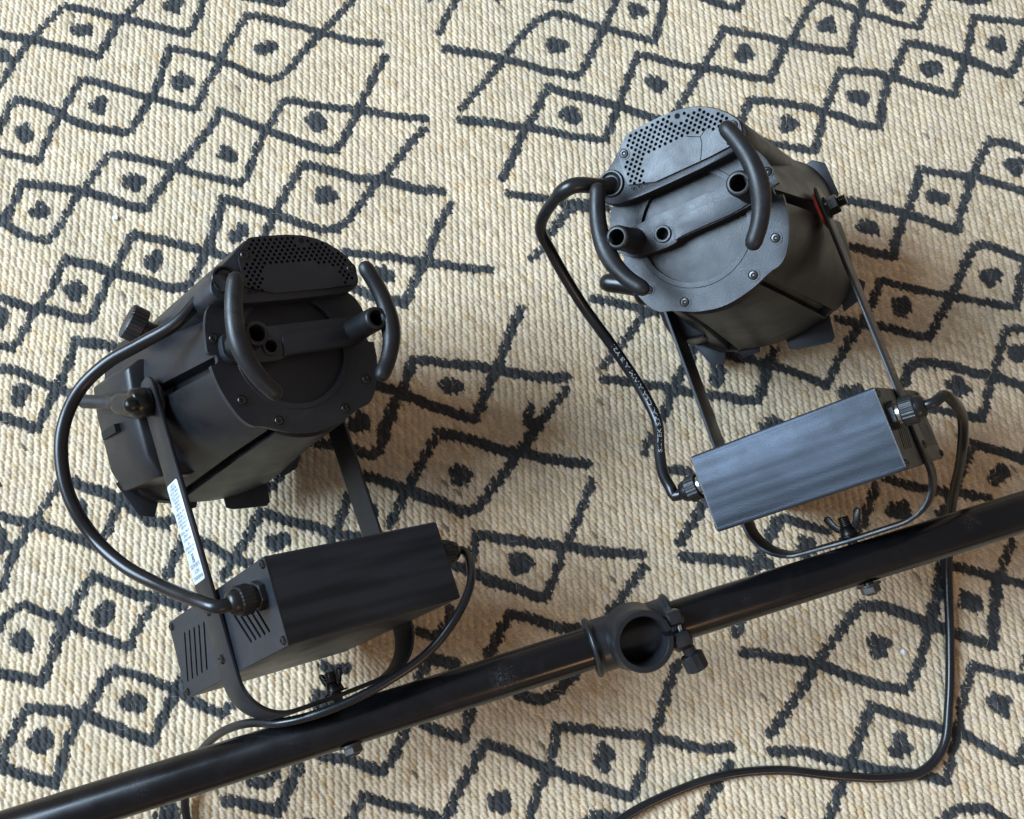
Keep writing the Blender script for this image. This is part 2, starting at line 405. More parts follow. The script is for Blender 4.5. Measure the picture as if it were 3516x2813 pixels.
# the pattern goes on outside the photo: same lattice of diamonds
o0 = at(283, 104, 0)[:2]; E1 = at(596, 16, 0)[:2]-o0; E2 = at(343, 359, 0)[:2]-o0
tv = at(222, 18, 0)[:2]-o0; bv = at(334, 195, 0)[:2]-o0
def inframe(p, m=0):
    q = np.array([p[0], p[1], 0])-CP; z = q@FW; x = 1758+F*(q@RT)/z; y = 1406.5-F*(q@UP)/z
    return -m < x < 3516+m and -m < y < 2813+m
for i in range(-14, 15):
    for j in range(-12, 15):
        c = o0+E1*i+E2*j
        if not (-.85 < c[0] < .85 and -.55 < c[1] < .95): continue
        cs = [c-E1/2, c+tv, c+E1/2, c+bv]
        for k in range(4):
            a, b = cs[k], cs[(k+1) % 4]
            for s in range(3):
                p, q = a+(b-a)*s/3, a+(b-a)*(s+1)/3
                if not inframe(p, -5) and not inframe(q, -5): segs.append((p, q, .0031))
        if not inframe(c, 20): blobs.append((c, c, .009))

def axis(lo, hi, fine, coarse, pad):
    a = np.arange(lo-pad, lo, coarse); b = np.arange(lo, hi, fine); c = np.arange(hi, hi+pad, coarse)
    return np.concatenate([a, b, c])
cs = [at(x, y, 0) for x, y in ((0, 0), (3516, 0), (0, 2813), (3516, 2813))]
xl, xh = min(c[0] for c in cs)-.015, max(c[0] for c in cs)+.015
yl, yh = min(c[1] for c in cs)-.015, max(c[1] for c in cs)+.015
X = axis(xl, xh, .00072, .0016, .16); Y = axis(yl, yh, .00072, .0016, .16)
GX, GY = np.meshgrid(X, Y); D = np.full(GX.shape, .05)
for a, b, wd in segs+blobs:
    r = .016; x0, x1 = min(a[0], b[0])-r, max(a[0], b[0])+r; y0, y1 = min(a[1], b[1])-r, max(a[1], b[1])+r
    i0, i1 = np.searchsorted(X, (x0, x1)); j0, j1 = np.searchsorted(Y, (y0, y1))
    if i1 <= i0 or j1 <= j0: continue
    px = GX[j0:j1, i0:i1]-a[0]; py = GY[j0:j1, i0:i1]-a[1]; dx, dy = b[0]-a[0], b[1]-a[1]; L2 = dx*dx+dy*dy+1e-12
    t = np.clip((px*dx+py*dy)/L2, 0, 1); d = np.hypot(px-t*dx, py-t*dy)-wd
    D[j0:j1, i0:i1] = np.minimum(D[j0:j1, i0:i1], d)
ang = math.radians(2.7); PW = .0064; PL = .0051
ca, sa = math.cos(ang), math.sin(ang)
def wob(x, y, s, k):  # smooth pseudo noise
    return (np.sin(x*s+k)*np.cos(y*s*1.13+2*k)+np.sin((x+y)*s*.61+3*k)+np.cos((x-y)*s*.83+5*k))/3
Aa = GX*ca+GY*sa+.0011*wob(GX, GY, 23, 1.3)+.0005*wob(GX, GY, 90, .7); Bb = -GX*sa+GY*ca+.0010*wob(GX, GY, 60, 4.1)
ci0 = np.floor(Aa/PW).astype(np.int32); phs = rng.random(4096); rng_tab = rng.random(65536).astype(np.float32)
e1 = np.array([math.cos(math.radians(-56)), math.sin(math.radians(-60))]); HL, HWD = .0050, .00175
best = np.full(GX.shape, -9.0); bi = np.zeros(GX.shape, np.int32); bj = bi.copy(); bac = np.zeros(GX.shape); bbc = bac.copy(); bq = bac.copy()
for dc in (-1, 0, 1):
    c_ = ci0+dc; ac = (c_+.5)*PW; ph = (c_ % 2)*.5+.30*phs[c_ % 4096]; j0_ = np.round(Bb/PL-ph).astype(np.int32)
    for dj in (-1, 0, 1):
        jj = j0_+dj; h_id = (c_*131+jj*977) % 65536
        bc = (jj+ph)*PL+(rng_tab[(h_id+4111) % 65536]-.5)*.0010; ac2 = ac+(rng_tab[(h_id+911) % 65536]-.5)*.0013
        dx = Aa-ac2; dy = Bb-bc; p_ = (dx*e1[0]+dy*e1[1])/HL; q_ = (-dx*e1[1]+dy*e1[0])/(HWD*(.9+.3*rng_tab[(h_id+17) % 65536]))
        hh_ = np.sqrt(np.clip(1-p_*p_*.9-q_*q_*.9, 0, 1))*(.8+.3*rng_tab[(h_id+2222) % 65536])+.12*p_
        m_ = hh_ > best
        best = np.where(m_, hh_, best); bi = np.where(m_, c_, bi); bj = np.where(m_, jj, bj); bac = np.where(m_, ac2, bac); bbc = np.where(m_, bc, bbc); bq = np.where(m_, q_, bq)
def rnd(k): return rng_tab[(bi*131+bj*977+k*7919) % 65536]
xc = bac*ca-bbc*sa; yc = bac*sa+bbc*ca
ix = np.clip(np.searchsorted(X, xc), 0, len(X)-1); iy = np.clip(np.searchsorted(Y, yc), 0, len(Y)-1)
deff = .63*D+.37*D[iy, ix]+(rnd(1)-.5)*.0012+.0003*wob(GX, GY, 900, 2)
ink = np.clip(.5-deff/.0008, 0, 1)
hgt = .0019*np.clip(best, -.1, 2)-.0018+.0018*wob(GX, GY, 12, 2)
tone = (.80+.32*rnd(3))*(1+.05*wob(GX, GY, 31, 6)); tw = rnd(4)
base = np.stack([.675*tone, (.528+.02*tw)*tone, (.338+.06*tw)*tone], -1)
spk = (rnd(6) > .94)[..., None]; base = np.where(spk, base*np.array([.86, .78, .66]), base)
dk = (rnd(11) > .9986)[..., None]; base = np.where(dk, base*.35, base)
fd = rnd(9)[..., None]; inkc = np.stack([.034+.014*rnd(7), .036+.014*rnd(7), .037+.014*rnd(7)], -1)*(1+.5*(fd > .8))
colr = base*(1-ink[..., None])+inkc*ink[..., None]
ny, nx = GX.shape
co = np.stack([GX, GY, hgt], -1).reshape(-1, 3).astype(np.float32)
idx = np.arange(nx*ny).reshape(ny, nx)
quads = np.stack([idx[:-1, :-1], idx[:-1, 1:], idx[1:, 1:], idx[1:, :-1]], -1).reshape(-1, 4)
me = bpy.data.meshes.new('rug'); me.vertices.add(len(co)); me.vertices.foreach_set('co', co.ravel())
me.loops.add(quads.size); me.loops.foreach_set('vertex_index', quads.ravel().astype(np.int32))
me.polygons.add(len(quads)); me.polygons.foreach_set('loop_start', (np.arange(len(quads))*4).astype(np.int32))
me.polygons.foreach_set('loop_total', np.full(len(quads), 4, np.int32))
me.polygons.foreach_set('use_smooth', np.ones(len(quads), bool))
at_ = me.attributes.new('yarn', 'FLOAT_COLOR', 'POINT')
at_.data.foreach_set('color', np.concatenate([colr.reshape(-1, 3), np.ones((nx*ny, 1))], 1).astype(np.float32).ravel())
me.update(calc_edges=True)
rm = bpy.data.materials.new('braided_jute'); rm.use_nodes = True; nt = rm.node_tree; b = nt.nodes['Principled BSDF']
b.inputs['Roughness'].default_value = .85; b.inputs['Specular IOR Level'].default_value = .2; b.inputs['Sheen Weight'].default_value = .15
an = nt.nodes.new('ShaderNodeAttribute'); an.attribute_name = 'yarn'
tc = nt.nodes.new('ShaderNodeTexCoord'); mp = nt.nodes.new('ShaderNodeMapping'); mp.inputs['Rotation'].default_value = (0, 0, math.radians(-60)); mp.inputs['Scale'].default_value = (1, 5, 1)
fn = nt.nodes.new('ShaderNodeTexNoise'); fn.inputs['Scale'].default_value = 330; fn.inputs['Detail'].default_value = 3
nt.links.new(tc.outputs['Object'], mp.inputs[0]); nt.links.new(mp.outputs[0], fn.inputs['Vector'])
r1 = nt.nodes.new('ShaderNodeMapRange'); r1.inputs['From Min'].default_value = .3; r1.inputs['From Max'].default_value = .7; r1.inputs['To Min'].default_value = .74; r1.inputs['To Max'].default_value = 1.22
nt.links.new(fn.outputs['Fac'], r1.inputs['Value'])
fm = nt.nodes.new('ShaderNodeVectorMath'); fm.operation = 'SCALE'
nt.links.new(an.outputs['Color'], fm.inputs[0]); nt.links.new(r1.outputs['Result'], fm.inputs['Scale'])
nt.links.new(fm.outputs[0], b.inputs['Base Color'])
bp = nt.nodes.new('ShaderNodeBump'); bp.inputs['Strength'].default_value = .6; bp.inputs['Distance'].default_value = .0006
nt.links.new(fn.outputs['Fac'], bp.inputs['Height']); nt.links.new(bp.outputs['Normal'], b.inputs['Normal'])
me.materials.append(rm)
rug = bpy.data.objects.new('rug', me); sc.collection.objects.link(rug)
tag(rug, 'beige braided jute rug printed with charcoal diamonds and dots, under everything', 'rug')
VF, FF = [], []
for _ in range(3600):
    px, py = random.uniform(xl, xh), random.uniform(yl, yh); a = random.uniform(0, 6.28); L_ = random.uniform(.003, .011); kk = random.uniform(-160, 160); wd = random.uniform(.00005, .00009)
    z_ = .0004; n0 = len(VF); n_ = 6
    for q in range(n_+1):
        c_, s_ = math.cos(a), math.sin(a)
        hz_ = z_+.0011*math.sin(math.pi*q/n_)*min(1, L_/.008)
        VF += [(px-s_*wd, py+c_*wd, hz_), (px+s_*wd, py-c_*wd, hz_), (px, py, hz_+wd)]
        if q: 
            b0 = n0+3*(q-1); FF += [(b0, b0+3, b0+5, b0+2), (b0+2, b0+5, b0+4, b0+1), (b0+1, b0+4, b0+3, b0)]
        px += c_*L_/n_; py += s_*L_/n_; a += kk*L_/n_
g = G(k=1); g.add(VF, FF)
tag(g.obj('loose_fibres', mat('loose_jute_fibre', (.55, .47, .36), .7, var=.3)), 'fine loose fuzz standing off the beige rug', 'fibres', kind='stuff')
g = G(k=1); g.add([(-6, -6, -.012), (6, -6, -.012), (6, 6, -.012), (-6, 6, -.012)], [(0, 1, 2, 3)])
tag(g.obj('floor', M['floor']), kind='structure')
for n_, (px, py) in enumerate(((3104, 2240), (395, 748))):
    g = G(T=at(px, py, .0012)); rr = 3.0
    g.lathe([(rr*.3, -1.2), (rr, -.4), (rr*.8, .7), (rr*.2, 1.1)], (0, 0, 0), (0, 0, 1), 9)
    g.V = [v+np.array([random.uniform(-.0006, .0006) for _ in range(3)]) for v in g.V]
    tag(g.obj('crumb', M['crumb']), ['white crumb on the rug between pole and right cable', 'pale crumb on the rug at the upper left, away from both lamps'][n_], 'crumb')

# ================================================================== CROSSBAR POLE with clamp joint
HZ = .1146; PR = .0156
pa = at(840, 2600, HZ); pb = at(3516, 1757, HZ); pd = (pb-pa)/np.linalg.norm(pb-pa)
mid = at(2167, 2176, HZ)
mid = pa+pd*((mid-pa)@pd)
bar = empty('crossbar_pole', (mid[0], mid[1], HZ))
tag(bar, 'long round black metal crossbar with a ring clamp joint in its middle', 'pole')
Rp = np.stack([pd, np.cross([0, 0, 1.0], pd), [0, 0, 1.0]], 1)      # local x along pole, z up
sL = (pa-mid)@pd*1000
g = G(Rp, mid); r = PR*1000
g.lathe([(r-1.5, sL-430), (r, sL-428), (r, 860), (r-1.5, 862)], (0, 0, 0), (1, 0, 0), 64)
tb = g.obj('tube', M['pole'], bar)
pm = M['pole']; nt = pm.node_tree; N = nt.nodes; L = nt.links; pbs = N['Principled BSDF']; last = pbs.inputs['Base Color'].links[0].from_socket
tcx = N.new('ShaderNodeTexCoord'); nzx = N.new('ShaderNodeTexNoise'); nzx.inputs['Scale'].default_value = 520; nzx.inputs['Detail'].default_value = 6; nzx.inputs['Distortion'].default_value = 1.5
L.new(tcx.outputs['Object'], nzx.inputs['Vector'])
for (sx_, sy_, rad_, amt) in ((1728, 2330, .013, .30), (478, 2702, .011, .14), (1010, 2545, .012, .07), (3330, 1790, .010, .18), (2560, 2060, .006, .12)):   # scuffed patches
    pt = at(sx_, sy_, HZ+.013)-np.array(parent_loc(bar))
    ds = N.new('ShaderNodeVectorMath'); ds.operation = 'DISTANCE'; ds.inputs[1].default_value = tuple(pt); L.new(tcx.outputs['Object'], ds.inputs[0])
    mr1 = N.new('ShaderNodeMapRange'); mr1.inputs['From Min'].default_value = rad_; mr1.inputs['From Max'].default_value = rad_*.1; mr1.inputs['To Max'].default_value = amt*.8
    L.new(ds.outputs['Value'], mr1.inputs['Value'])
    mr2 = N.new('ShaderNodeMapRange'); mr2.inputs['From Min'].default_value = .47; mr2.inputs['From Max'].default_value = .7; L.new(nzx.outputs['Fac'], mr2.inputs['Value'])
    mu = N.new('ShaderNodeMath'); mu.operation = 'MULTIPLY'; L.new(mr1.outputs['Result'], mu.inputs[0]); L.new(mr2.outputs['Result'], mu.inputs[1])
    mxx = N.new('ShaderNodeMix'); mxx.data_type = 'RGBA'; mxx.inputs['B'].default_value = (.25, .25, .26, 1); L.new(mu.outputs[0], mxx.inputs['Factor']); L.new(last, mxx.inputs['A']); last = mxx.outputs['Result']
L.new(last, pbs.inputs['Base Color'])
for x0, x1 in ((sL-445, sL-427), (856, 876)):
    g = G(Rp, mid); g.lathe([(r-.5, x0), (r+1.2, x0+1.5), (r+1.2, x1)], (0, 0, 0), (1, 0, 0), 40); g.obj('end_cap', M['plastic'], bar)
# sleeve with end flanges
g = G(Rp, mid)
prof = [(r+.3, -33), (21.6, -33), (22.6, -31.8), (22.6, -30.2), (21.4, -29), (20.2, -28), (20, -25), (20, 25), (20.2, 28), (21.4, 29), (22.6, 30.2), (22.6, 31.8), (21.6, 33), (r+.3, 33)]
g.lathe(prof, (0, 0, 0), (1, 0, 0), 64, False, False)
g.obj('sleeve', M['joint'], bar, auto=60)
top = at(2213, 2204, .151); axv = (top-mid); hh = np.linalg.norm(axv)*1000; az = axv/np.linalg.norm(axv)
ax_ = pd-az*(pd@az); ax_ /= np.linalg.norm(ax_); Rs = np.stack([ax_, np.cross(az, ax_), az], 1)
gap = 0.10; a0 = .0
def arcring(g, prof, n=72):
    angs = [a0+gap+(2*math.pi-2*gap)*i/n for i in range(n+1)]
    rings = [[(q*math.cos(a), q*math.sin(a), z) for a in angs] for q, z in prof]
    V = [p for R_ in rings for p in R_]; n1 = n+1; m = len(prof); Fc = []
    for i in range(m):
        for j in range(n): Fc.append((i*n1+j, i*n1+j+1, ((i+1) % m)*n1+j+1, ((i+1) % m)*n1+j))
    Fc.append(tuple(i*n1 for i in range(m))); Fc.append(tuple(i*n1+n for i in range(m))[::-1])
    g.add(V, Fc)
g = G(Rs, mid)
arcring(g, [(17.4, 2), (25.5, 6), (24.0, 13), (23.0, 19), (22.5, 25), (22.3, hh-1), (21.6, hh), (18.2, hh), (17.4, hh-1)])
g.obj('socket', M['joint'], bar, auto=50)
g = G(Rs, mid); g.lathe([(17.3, 0), (17.3, 3)], (0, 0, 0), (0, 0, 1), 40); g.obj('socket_floor', M['hole_shade'], bar)
# two ears and the clamp screw with its knob (drawn in the plane of the socket rim)
for sg in (1, -1):
    g = G(Rs, mid)
    y0, y1 = (2.2, 14.2) if sg > 0 else (-15.5, -1.8)
    off = 0 if sg > 0 else 1.0
    g.box((20.0, min(y0, y1), hh-18), (34.5+off*2.0, max(y0, y1), hh-.6)); g.obj('clamp_ear', M['joint'], bar, bevel=1.1, segs=3, auto=18)
g = G(Rs, mid); sx = 30.0; zc = hh-9
g.lathe([(1.8, 8), (1.8, -22)], (sx, 0, zc), (0, 1, 0), 12); g.obj('clamp_screw', M['nickel'], bar)
g = G(Rs, mid); kd = np.array([.16, -1, 0]); kd /= np.linalg.norm(kd); c0 = np.array([sx+1.4, -14.5, zc])
g.lathe([(4.2, 0), (4.9, .6), (4.9, 6), (4.2, 6.6)], c0, kd, 24); g.obj('collar', M['joint'], bar)
g = G(Rs, mid); u_ = np.cross(kd, [0, 0, 1.0]); v_ = np.cross(kd, u_); rings = []
for h_, q in ((6.2, .86), (7.2, 1), (17.5, 1.0), (18.6, .88)):
    rings.append([c0+kd*h_+(8.2*q*(1+.055*(math.cos(10*a) > 0)))*(math.cos(a)*u_+math.sin(a)*v_) for a in np.arange(80)*2*math.pi/80])
g.loft(rings); g.obj('clamp_knob', M['plastic'], bar, auto=30)

# ================================================================== SPOTLIGHTS
YR = [(np.array([[0.80769,-0.30809,-0.50271],[0.22353,0.94897,-0.22245],[0.54559,0.0673,0.83534]]),np.array([0.24236,0.15668,0.11864])),
      (np.array([[0.73484,-0.34242,0.58545],[0.28588,0.93915,0.19046],[-0.61504,0.02741,0.78802]]),np.array([-0.15323,0.03939,0.11822]))]
BX = [(np.array([[0.7963,-0.30894,-0.52006],[0.22463,0.94929,-0.21997],[0.56165,0.05834,0.82532]]),np.array([0.24577,0.15751,0.11586])),
      (np.array([[0.73452,-0.32494,0.59574],[0.25078,0.94573,0.20664],[-0.63055,-0.00238,0.77614]]),np.array([-0.15232,0.03836,0.12022]))]
HD = [(np.array([[0.8293,-0.30594,-0.4676],[0.17955,0.93832,-0.29549],[0.52916,0.16109,0.83309]]),np.array([0.13427,0.29928,0.22507])),
      (np.array([[0.77256,-0.24531,0.58564],[0.31799,0.94783,-0.02245],[-0.54958,0.20357,0.81026]]),np.array([-0.15272,0.21295,0.20498]))]
def screw(g, c, ax, r=3.2, h=1.3):
    """pan head screw with a cross recess"""
    g.lathe([(r, 0), (r, h*.35), (r*.82, h*.85), (r*.5, h)], c, ax, 18, True, False)
    ax = np.array(ax, float); ax /= np.linalg.norm(ax)
    u = np.cross(ax, [0, 0, 1.0]) if abs(ax[2]) < .9 else np.cross(ax, [1.0, 0, 0]); u /= np.linalg.norm(u); v = np.cross(ax, u)
    n = 20; top_ = []; bot = []
    for i in range(n):
        a = 2*math.pi*i/n; q = r*.5; lo = r*.46*(1 if (i % 5 == 0) else .42)
        top_.append(np.array(c)+ax*h+q*(math.cos(a)*u+math.sin(a)*v)); bot.append(np.array(c)+ax*(h-.9)+lo*(math.cos(a)*u+math.sin(a)*v))
    g.loft([top_, bot], False, True)
    return g
def inv_y(fr, px, py, z):
    R, T = fr; d = ray(px, py); ol = (CP-T)@R; dl = d@R; s_ = (z/1000-ol[2])/dl[2]; return ((ol+dl*s_)[:2]*1000)

FLANGE = [(63, 11), (63, 9.8), (58, 9.4), (58, 2.6), (63, 2.2), (63, 0), (62.5, -12), (58, -27), (52.5, -38), (46, -44), (39, -45), (31, -48.5), (20, -53), (0, -57), (-20, -53.5), (-31, -48.5), (-39, -45), (-46, -44),
          (-52.5, -38), (-58, -27), (-63, -12), (-64.5, 0), (-64.6, 2.2), (-59, 2.6), (-59, 9.4), (-64.6, 9.8), (-64.5, 15), (-62, 32), (-56, 45), (-30, 52), (30, 52), (54, 42), (61, 28)]
HOUSE = [(-58, 46), (-57.5, 55), (-51, 64), (-40, 71), (-30, 80), (-22, 85), (14, 86), (33, 80.5), (48, 69), (56.5, 56), (57, 46), (50, 40), (30, 38), (-30, 38), (-48, 40)]
VENT = [(-34, 43.5), (-34, 69), (-33, 72), (-29.5, 78), (-24, 83.6), (-20, 84.6), (13.5, 84.8), (33, 79), (47.5, 68), (55, 56.5), (53.5, 47.5), (47, 43)]

def body_ring(uu, z, grow=1.0):
    cx, cy = -6*uu, -3*uu; R0 = 58+19*uu; n = 2+1.1*uu**2; ring = []
    for i in range(288):
        a = 2*math.pi*i/288; c, s_ = math.cos(a), math.sin(a)
        rr = R0*grow/((abs(c)**n+abs(s_)**n)**(1/n))*(1.0 if n > 2 else 1)
        deg = math.degrees(a)
        for gd, wd, dp in ((4.5, 4.2, 10), (175.5, 4.2, 10), (302, 2.9, 8), (238, 2.9, 8), (58, 3, 6), (122, 3, 6)):
            d = abs(deg-gd)
            if d < wd: rr -= dp*min(1, (wd-d)/.9)
        # soft swelling between the channels
        rr += 2.2*uu*max(0, math.cos(math.radians((deg-270)*3)))**2
        ring.append((cx+rr*c, cy+rr*s_, z))
    return ring

def spotlight(k, label, sig_pts, pow_pts, powr):
    YF, BF, HF = YR[k], BX[k], HD[k]
    root = empty('stage_spotlight', tuple(np.round(BF[1]*np.array([1, 1, 0]), 4)))
    tag(root, label, 'spotlight', 'pair of stage spotlights bolted to the crossbar')
    # ---------------- yoke
    hx = 73.3; yb = -66.5; R_ = 34; z0 = .6; hw = 13.6; th = 1.6
    path = [(-hx, 190)]+[(-hx, y) for y in (120, 60, 0, yb+R_)]
    path += [(-hx+R_-R_*math.cos(t), yb+R_-R_*math.sin(t)) for t in np.linspace(.12, math.pi/2, 12)]
    path += [(x, yb-.8*math.cos(x/20)) for x in (-20, -10, 0, 10, 20)]
    path += [(hx-R_+R_*math.sin(t), yb+R_-R_*math.cos(t)) for t in np.linspace(0, math.pi/2-.12, 12)]
    path += [(hx, y) for y in (yb+R_, 0, 60, 120)]+[(hx, 190)]
    P = np.array(path); Tn = np.gradient(P, axis=0); Tn /= np.linalg.norm(Tn, axis=1)[:, None]; Nn = np.stack([-Tn[:, 1], Tn[:, 0]], 1)
    rings = []
    for p, n_ in zip(P, Nn):
        rings.append([(p[0]+n_[0]*th*s1, p[1]+n_[1]*th*s1, z0+hw*s2) for s1, s2 in ((-1, -1), (1, -1), (1, 1), (-1, 1))])
    for e in (0, -1):     # rounded ends
        x = P[e][0]; sg = 1
        ext = []
        for t in ((.35, .93), (.7, .72), (.92, .4)):
            ext.append([(x+s1*th*(-1 if e == 0 else 1)*(1 if e else 1), 190+hw*.75*t[0], z0+hw*t[1]*s2) for s1, s2 in ((-1, -1), (1, -1), (1, 1), (-1, 1))])
        # match winding of neighbour ring
        if e == 0:
            ext = [[(2*x-p[0], p[1], p[2]) for p in r_] for r_ in ext]
            ext = [[(x+(q[0]-x), p[1], p[2]) for p, q in zip(r_, rings[0])] for r_ in ext]
            rings = ext[::-1]+rings
        else:
            ext = [[(q[0], p[1], p[2]) for p, q in zip(r_, rings[-1])] for r_ in ext]
            rings = rings+ext
    g = G(*YF); g.loft(rings); g.obj('yoke', M['strap'], root, bevel=.45, segs=2)
    for sg in (-1, 1):
        for y in (19, -16):
            g = G(*YF); screw(g, (sg*(hx+th), y, z0-2.0), (sg, 0, 0), 3.4, 2.0); g.obj('screw', M['screw'], root)
    # bolt through pole + wing nut
    g = G(*YF); g.lathe([(4.0, 0), (4.0, 62)], (0, yb-45, z0), (0, 1, 0), 20)
    for i in range(9):
        g.lathe([(3.9, 0), (4.6, .55), (3.9, 1.1)], (0, yb+5.5+i*1.35, z0), (0, 1, 0), 20, False, False)
    bolt = g.obj('mounting_bolt', M['steel'], root)
    g = G(*YF); yh = yb-th-2*PR*1000-3.5
    g.lathe([(9.4, 0), (9.4, -1.6)], (0, yh, z0), (0, 1, 0), 28); g.lathe([(7.6, -1.6), (7.6, -6.6), (6.4, -7.6)], (0, yh, z0), (0, 1, 0), 6)
    g.obj('bolt_head', M['steel'], root, smooth=False)
    g = G(*YF); wrot = .15 if k == 0 else 1.25
    g.lathe([(9, 0), (9, 1.4)], (0, yb+th, z0), (0, 1, 0), 28)
    g.lathe([(7, 1.4), (6.4, 4), (5.2, 8.0)], (0, yb+th, z0), (0, 1, 0), 24)
    for sg in (-1, 1):
        w_ = [(x*(1 if k == 0 else .72), y*(1 if k == 0 else .85)) for x, y in [(4, 2.5), (9, 5.5), (13, 11.5), (15.5, 17.5), (13, 20), (10, 18.5), (7, 11), (4, 8.5)]]
        fr = [[(sg*(x*math.cos(wrot))+t*math.sin(wrot), yb+th+y, z0+sg*(x*math.sin(wrot))-t*math.cos(wrot)) for x, y in w_] for t in (-1.3, 1.3)]
        g.loft(fr)
    g.obj('wing_nut', M['gloss' if k else 'dsteel'], root, bevel=.4)
    # warning sticker on the outer face of one arm
    sg = -1 if k == 1 else 1
    y0_, y1_ = 41, 117; zc0, zc1 = (-11.5, 9.5)
    g = G(*YF); xo = sg*(hx+th+.12)
    rect = chaikin([(y0_, zc0), (y1_, zc0), (y1_, zc1), (y0_, zc1)], 0)
    cr = 2.0; rr = []
    for (cy, cz, a1) in ((y1_-cr, zc1-cr, 0), (y0_+cr, zc1-cr, 90), (y0_+cr, zc0+cr, 180), (y1_-cr, zc0+cr, 270)):
        for t in (0, 30, 60, 90): rr.append((cy+cr*math.cos(math.radians(a1+t)), cz+cr*math.sin(math.radians(a1+t))))
    g.add([(xo, a, b_) for a, b_ in rr], [tuple(range(len(rr)))])
    lab = g.obj('warning_label', M['label'] if k == 1 else M['clearlabel'], root)
    rows = [('WARNING', 3.3, 44.5), ('HOT', 3.3, 49), ('SURFACES', 3.3, 53.4), (None, 0, 59), ('NOT FOR', 2.3, 64.4), ('HOUSEHOLD', 2.3, 67.2), ('USE', 2.3, 70), ('IMPROPRE A', 2.3, 73.4), ("L'USAGE", 2.3, 76.2), ('DOMESTIQUE', 2.3, 79),
            ('DANGER', 2.3, 82.8), ('INTENSE HEAT', 2.1, 85.4), ('AVOID CONTACT', 2.1, 88), ('BY PERSONS', 2.1, 90.6), ('AND MATERIAL', 2.1, 93.2), ('DANGER', 2.1, 96.6), ('CHALEUR', 2.1, 99.2), ('INTENSE', 2.1, 101.8),
            ('EVITER TOUT', 2.1, 104.4), ('CONTACT ET', 2.1, 107), ('TENIR TOUTE', 2.1, 109.6), ('MATIERE A', 2.1, 112.1), ("L'ECART", 2.1, 114.5)]
    g = G(*YF); xt = sg*(hx+th+.2); zm = (zc0+zc1)/2
    for tx, sz, yy in rows:
        if tx is None:
            for a_, b_ in (((-3.4, -2.2), (3.4, 2.2)), ((-3.4, 2.2), (3.4, -2.2)), ((-2.8, -1.6), (2.6, -1.1)), ((-2.8, 1.6), (2.6, 1.1)), ((-2.8, -2.1), (-2.8, 2.1)), ((2.6, -1.1), (2.6, 1.1))):
                d = np.array(b_)-np.array(a_); n_ = np.array([-d[1], d[0]])/np.linalg.norm(d)*.28; a_ = np.array(a_); b_ = np.array(b_)
                g.add([(xt, yy+q[0], zm+q[1]) for q in (a_-n_, b_-n_, b_+n_, a_+n_)], [(0, 1, 2, 3)])
            continue
        V, Fc = text_mesh(tx, sz*1.25)
        if len(V) == 0: continue
        V = V-np.array([(V[:, 0].min()+V[:, 0].max())/2, sz*.45, 0])
        wdt = V[:, 0].max()-V[:, 0].min()
        if wdt > 17.5: V[:, 0] *= 17.5/wdt
        # seen from outside with letters' tops towards the driver box (-y)
        g.add([(xt, yy-v[1], zm+(v[0] if sg > 0 else -v[0])) for v in V], Fc)
    g.obj('label_text', M['ink'], lab, smooth=False)

    # ---------------- driver box
    Lx, Wy, Dz = 69.4, 29.8, 89.4
    g = G(*BF); prof = []
    for (cy, cz, a1) in ((Wy-2, Dz-2, 0), (-Wy+2, Dz-2, 90), (-Wy+2, -Dz+2, 180), (Wy-2, -Dz+2, 270)):
        for t in (0, 30, 60, 90): prof.append((cy+2*math.cos(math.radians(a1+t)), cz+2*math.sin(math.radians(a1+t))))
    g.loft([[(x, y, z) for y, z in prof] for x in (-Lx, Lx)], False, False)
    bmat = M['box'].copy(); bmat.name = 'satin_black_extrusion'; nt = bmat.node_tree; N = nt.nodes; L = nt.links
    tcn = N.new('ShaderNodeTexCoord'); mp = N.new('ShaderNodeMapping'); mp.vector_type = 'POINT'
    mp.inputs['Rotation'].default_value = Matrix(BF[0].T.tolist()).to_euler('XYZ')
    m2 = N.new('ShaderNodeMapping'); m2.inputs['Scale'].default_value = (12, 120, 120); nz = N.new('ShaderNodeTexNoise'); nz.inputs['Scale'].default_value = 1.0; nz.inputs['Detail'].default_value = 0.6
    L.new(tcn.outputs['Object'], mp.inputs[0]); L.new(mp.outputs[0], m2.inputs[0]); L.new(m2.outputs[0], nz.inputs['Vector'])
    b2 = N.new('ShaderNodeBump'); b2.inputs['Strength'].default_value = .45; b2.inputs['Distance'].default_value = .0012
    pb_ = N['Principled BSDF']; old = pb_.inputs['Normal'].links[0].from_node
    bc_ = pb_.inputs['Base Color'].links[0].from_socket; sm = N.new('ShaderNodeMapRange'); sm.inputs['From Min'].default_value = .36; sm.inputs['From Max'].default_value = .62
    sm.inputs['To Min'].default_value = .62; sm.inputs['To Max'].default_value = 1.12; vm = N.new('ShaderNodeVectorMath'); vm.operation = 'SCALE'
    L.new(nz.outputs['Fac'], sm.inputs['Value']); L.new(bc_, vm.inputs[0]); L.new(sm.outputs['Result'], vm.inputs['Scale']); L.new(vm.outputs[0], pb_.inputs['Base Color'])
    L.new(nz.outputs['Fac'], b2.inputs['Height']); L.new(old.outputs['Normal'], b2.inputs['Normal']); L.new(b2.outputs['Normal'], pb_.inputs['Normal'])
    case = g.obj('driver_case', bmat, root, auto=60)
    if k == 0:      # long shallow extrusion lines of the housing
        g = G(*BF)
        for y in (-26.8, 26.6): g.box((-Lx+.2, y-.2, Dz-.1), (Lx-.2, y+.2, Dz+.12))
        g.obj('extrusion_line', M['box'], root)
